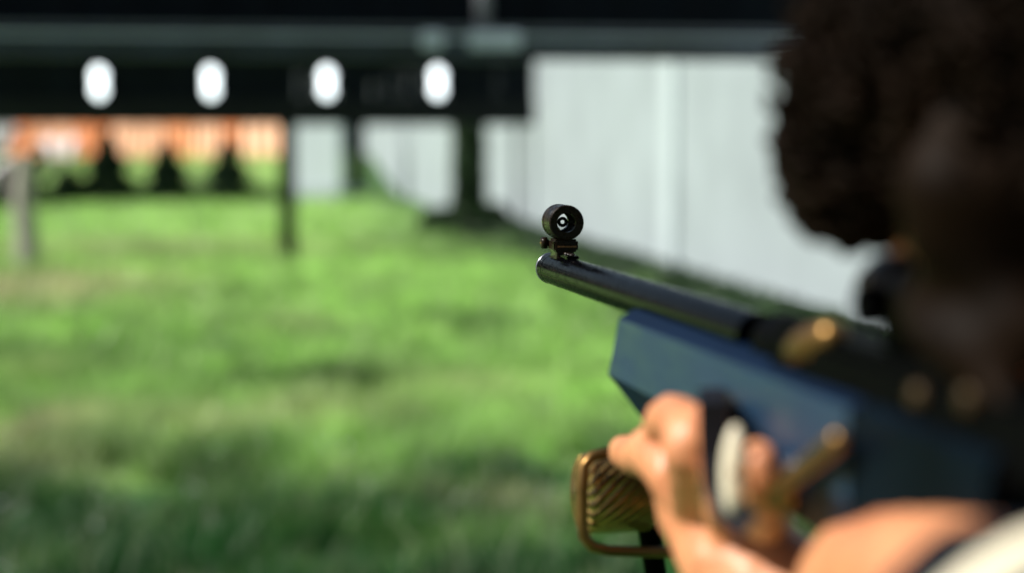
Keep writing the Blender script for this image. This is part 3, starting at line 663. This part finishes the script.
bm = bmesh.new(); x_, y_ = frame_for(dd); sweep(bm, [eL+(x_*math.cos(a)+y_*math.sin(a))*.050 for a in [2*math.pi*k/32 for k in range(32)]], .007, 8, closed=True); obj('cream_cuff', bm, 'cream', person, True)
def trous(bm):
    ellipsoid(bm, pel-Z*.01, .165, .118, .12, lat, fw, Z, 4)
    for hip, knee, ank in feet: limb(bm, [hip-Z*.01, knee, ank+Z*.02], [.100, .074, .062])
cloth('trousers', 'trousers', trous, .008)
for hip, knee, ank in feet:
    bm = bmesh.new(); limb(bm, [ank-Z*.035-fw*.04, ank-Z*.045+fw*.06, ank-Z*.055+fw*.17], [.048, .045, .036])
    for v in bm.verts: v.co.z = max(v.co.z, .001)
    obj('shoe', bm, 'shoe', person, True)
# hair: a dense cap with many loose curls
def hair_mass(bm):
    ellipsoid(bm, at(1112, 34, HZ), .078, .088, .078, cR, cF, cU, 4)
    ellipsoid(bm, skull-fdir*.05+hup*.03, .078, .080, .080, sdv, fdir, hup, 4)
    ellipsoid(bm, at(868, 158, HZ+.01), .015, .020, .019, cR, cF, cU); ellipsoid(bm, at(872, 70, HZ), .018, .03, .030, cR, cF, cU)
    ellipsoid(bm, at(1000, 150, HZ-.03), .030, .03, .040, cR, cF, cU)
    ellipsoid(bm, at(1010, 190, HZ-.045), .034, .020, .028, cR, cF, cU); ellipsoid(bm, at(972, 290, HZ-.02), .013, .018, .016, cR, cF, cU)
    limb(bm, [at(925, 312, HZ-.03), at(950, 348, HZ-.045), at(985, 378, HZ-.055), at(1025, 425, HZ-.07)], [.009, .0085, .007, .006])
    limb(bm, [at(960, 268, HZ-.03), at(1000, 296, HZ-.05), at(1040, 330, HZ-.06)], [.010, .009, .009])
hm = cloth('hair', 'hair', hair_mass, .006)
tx = bpy.data.textures.new('curls', 'CLOUDS'); tx.noise_scale = .03; dm = hm.modifiers.new('lumps', 'DISPLACE'); dm.texture = tx; dm.strength = .010; dm.mid_level = .4
bm = bmesh.new()
cents = [(at(1112, 34, HZ), .082, 480), (at(868, 150, HZ+.01), .019, 130), (at(878, 70, HZ), .022, 100), (skull-fdir*.05+hup*.03, .080, 300)]
for c, r, n_ in cents:
    for _ in range(n_):
        d = Vector((random.gauss(0, 1), random.gauss(0, 1), random.gauss(0, 1))).normalized()
        p = c+d*r*.92
        if d.dot((fdir-hup*.8).normalized()) > .55 and r > .05: continue
        dr = (d*.6+Vector((random.uniform(-.5, .5), random.uniform(-.5, .5), -.7))).normalized(); ex, ey = frame_for(dr)
        L_ = random.uniform(.014, .030) if r > .05 else random.uniform(.008, .014); cr = random.uniform(.003, .006); ph = random.random()*6; tw = random.uniform(2.5, 4)*6.28
        pts = [p+dr*(L_*t)+(ex*math.cos(ph+tw*t)+ey*math.sin(ph+tw*t))*cr+d*.006*math.sin(3*t) for t in [k/16 for k in range(17)]]
        sweep(bm, pts, [.0013]*15+[.0008, .0003], 5)
for c, r, n_ in ((at(1112, 34, HZ), .084, 700), (at(868, 150, HZ+.01), .020, 160), (at(872, 70, HZ), .022, 120)):
    for _ in range(n_):
        d = Vector((random.gauss(0, 1), random.gauss(0, 1), random.gauss(0, 1))).normalized(); p = c+d*r*.95
        if r > .05 and d.dot((fdir-hup*.8).normalized()) > .5: continue
        dr = (d*.9+Vector((random.uniform(-.7, .7), random.uniform(-.7, .7), random.uniform(-.8, .3)))).normalized(); ex, ey = frame_for(dr)
        L_ = random.uniform(.010, .030) if r > .05 else random.uniform(.006, .016); cr = random.uniform(.001, .003); ph = random.random()*6; tw = random.uniform(1, 3)*6.28
        sweep(bm, [p+dr*(L_*t)+(ex*math.cos(ph+tw*t)+ey*math.sin(ph+tw*t))*cr for t in [k/12 for k in range(13)]], [.0007]*12+[.0002], 4)
obj('curls', bm, 'hair', hm, True)
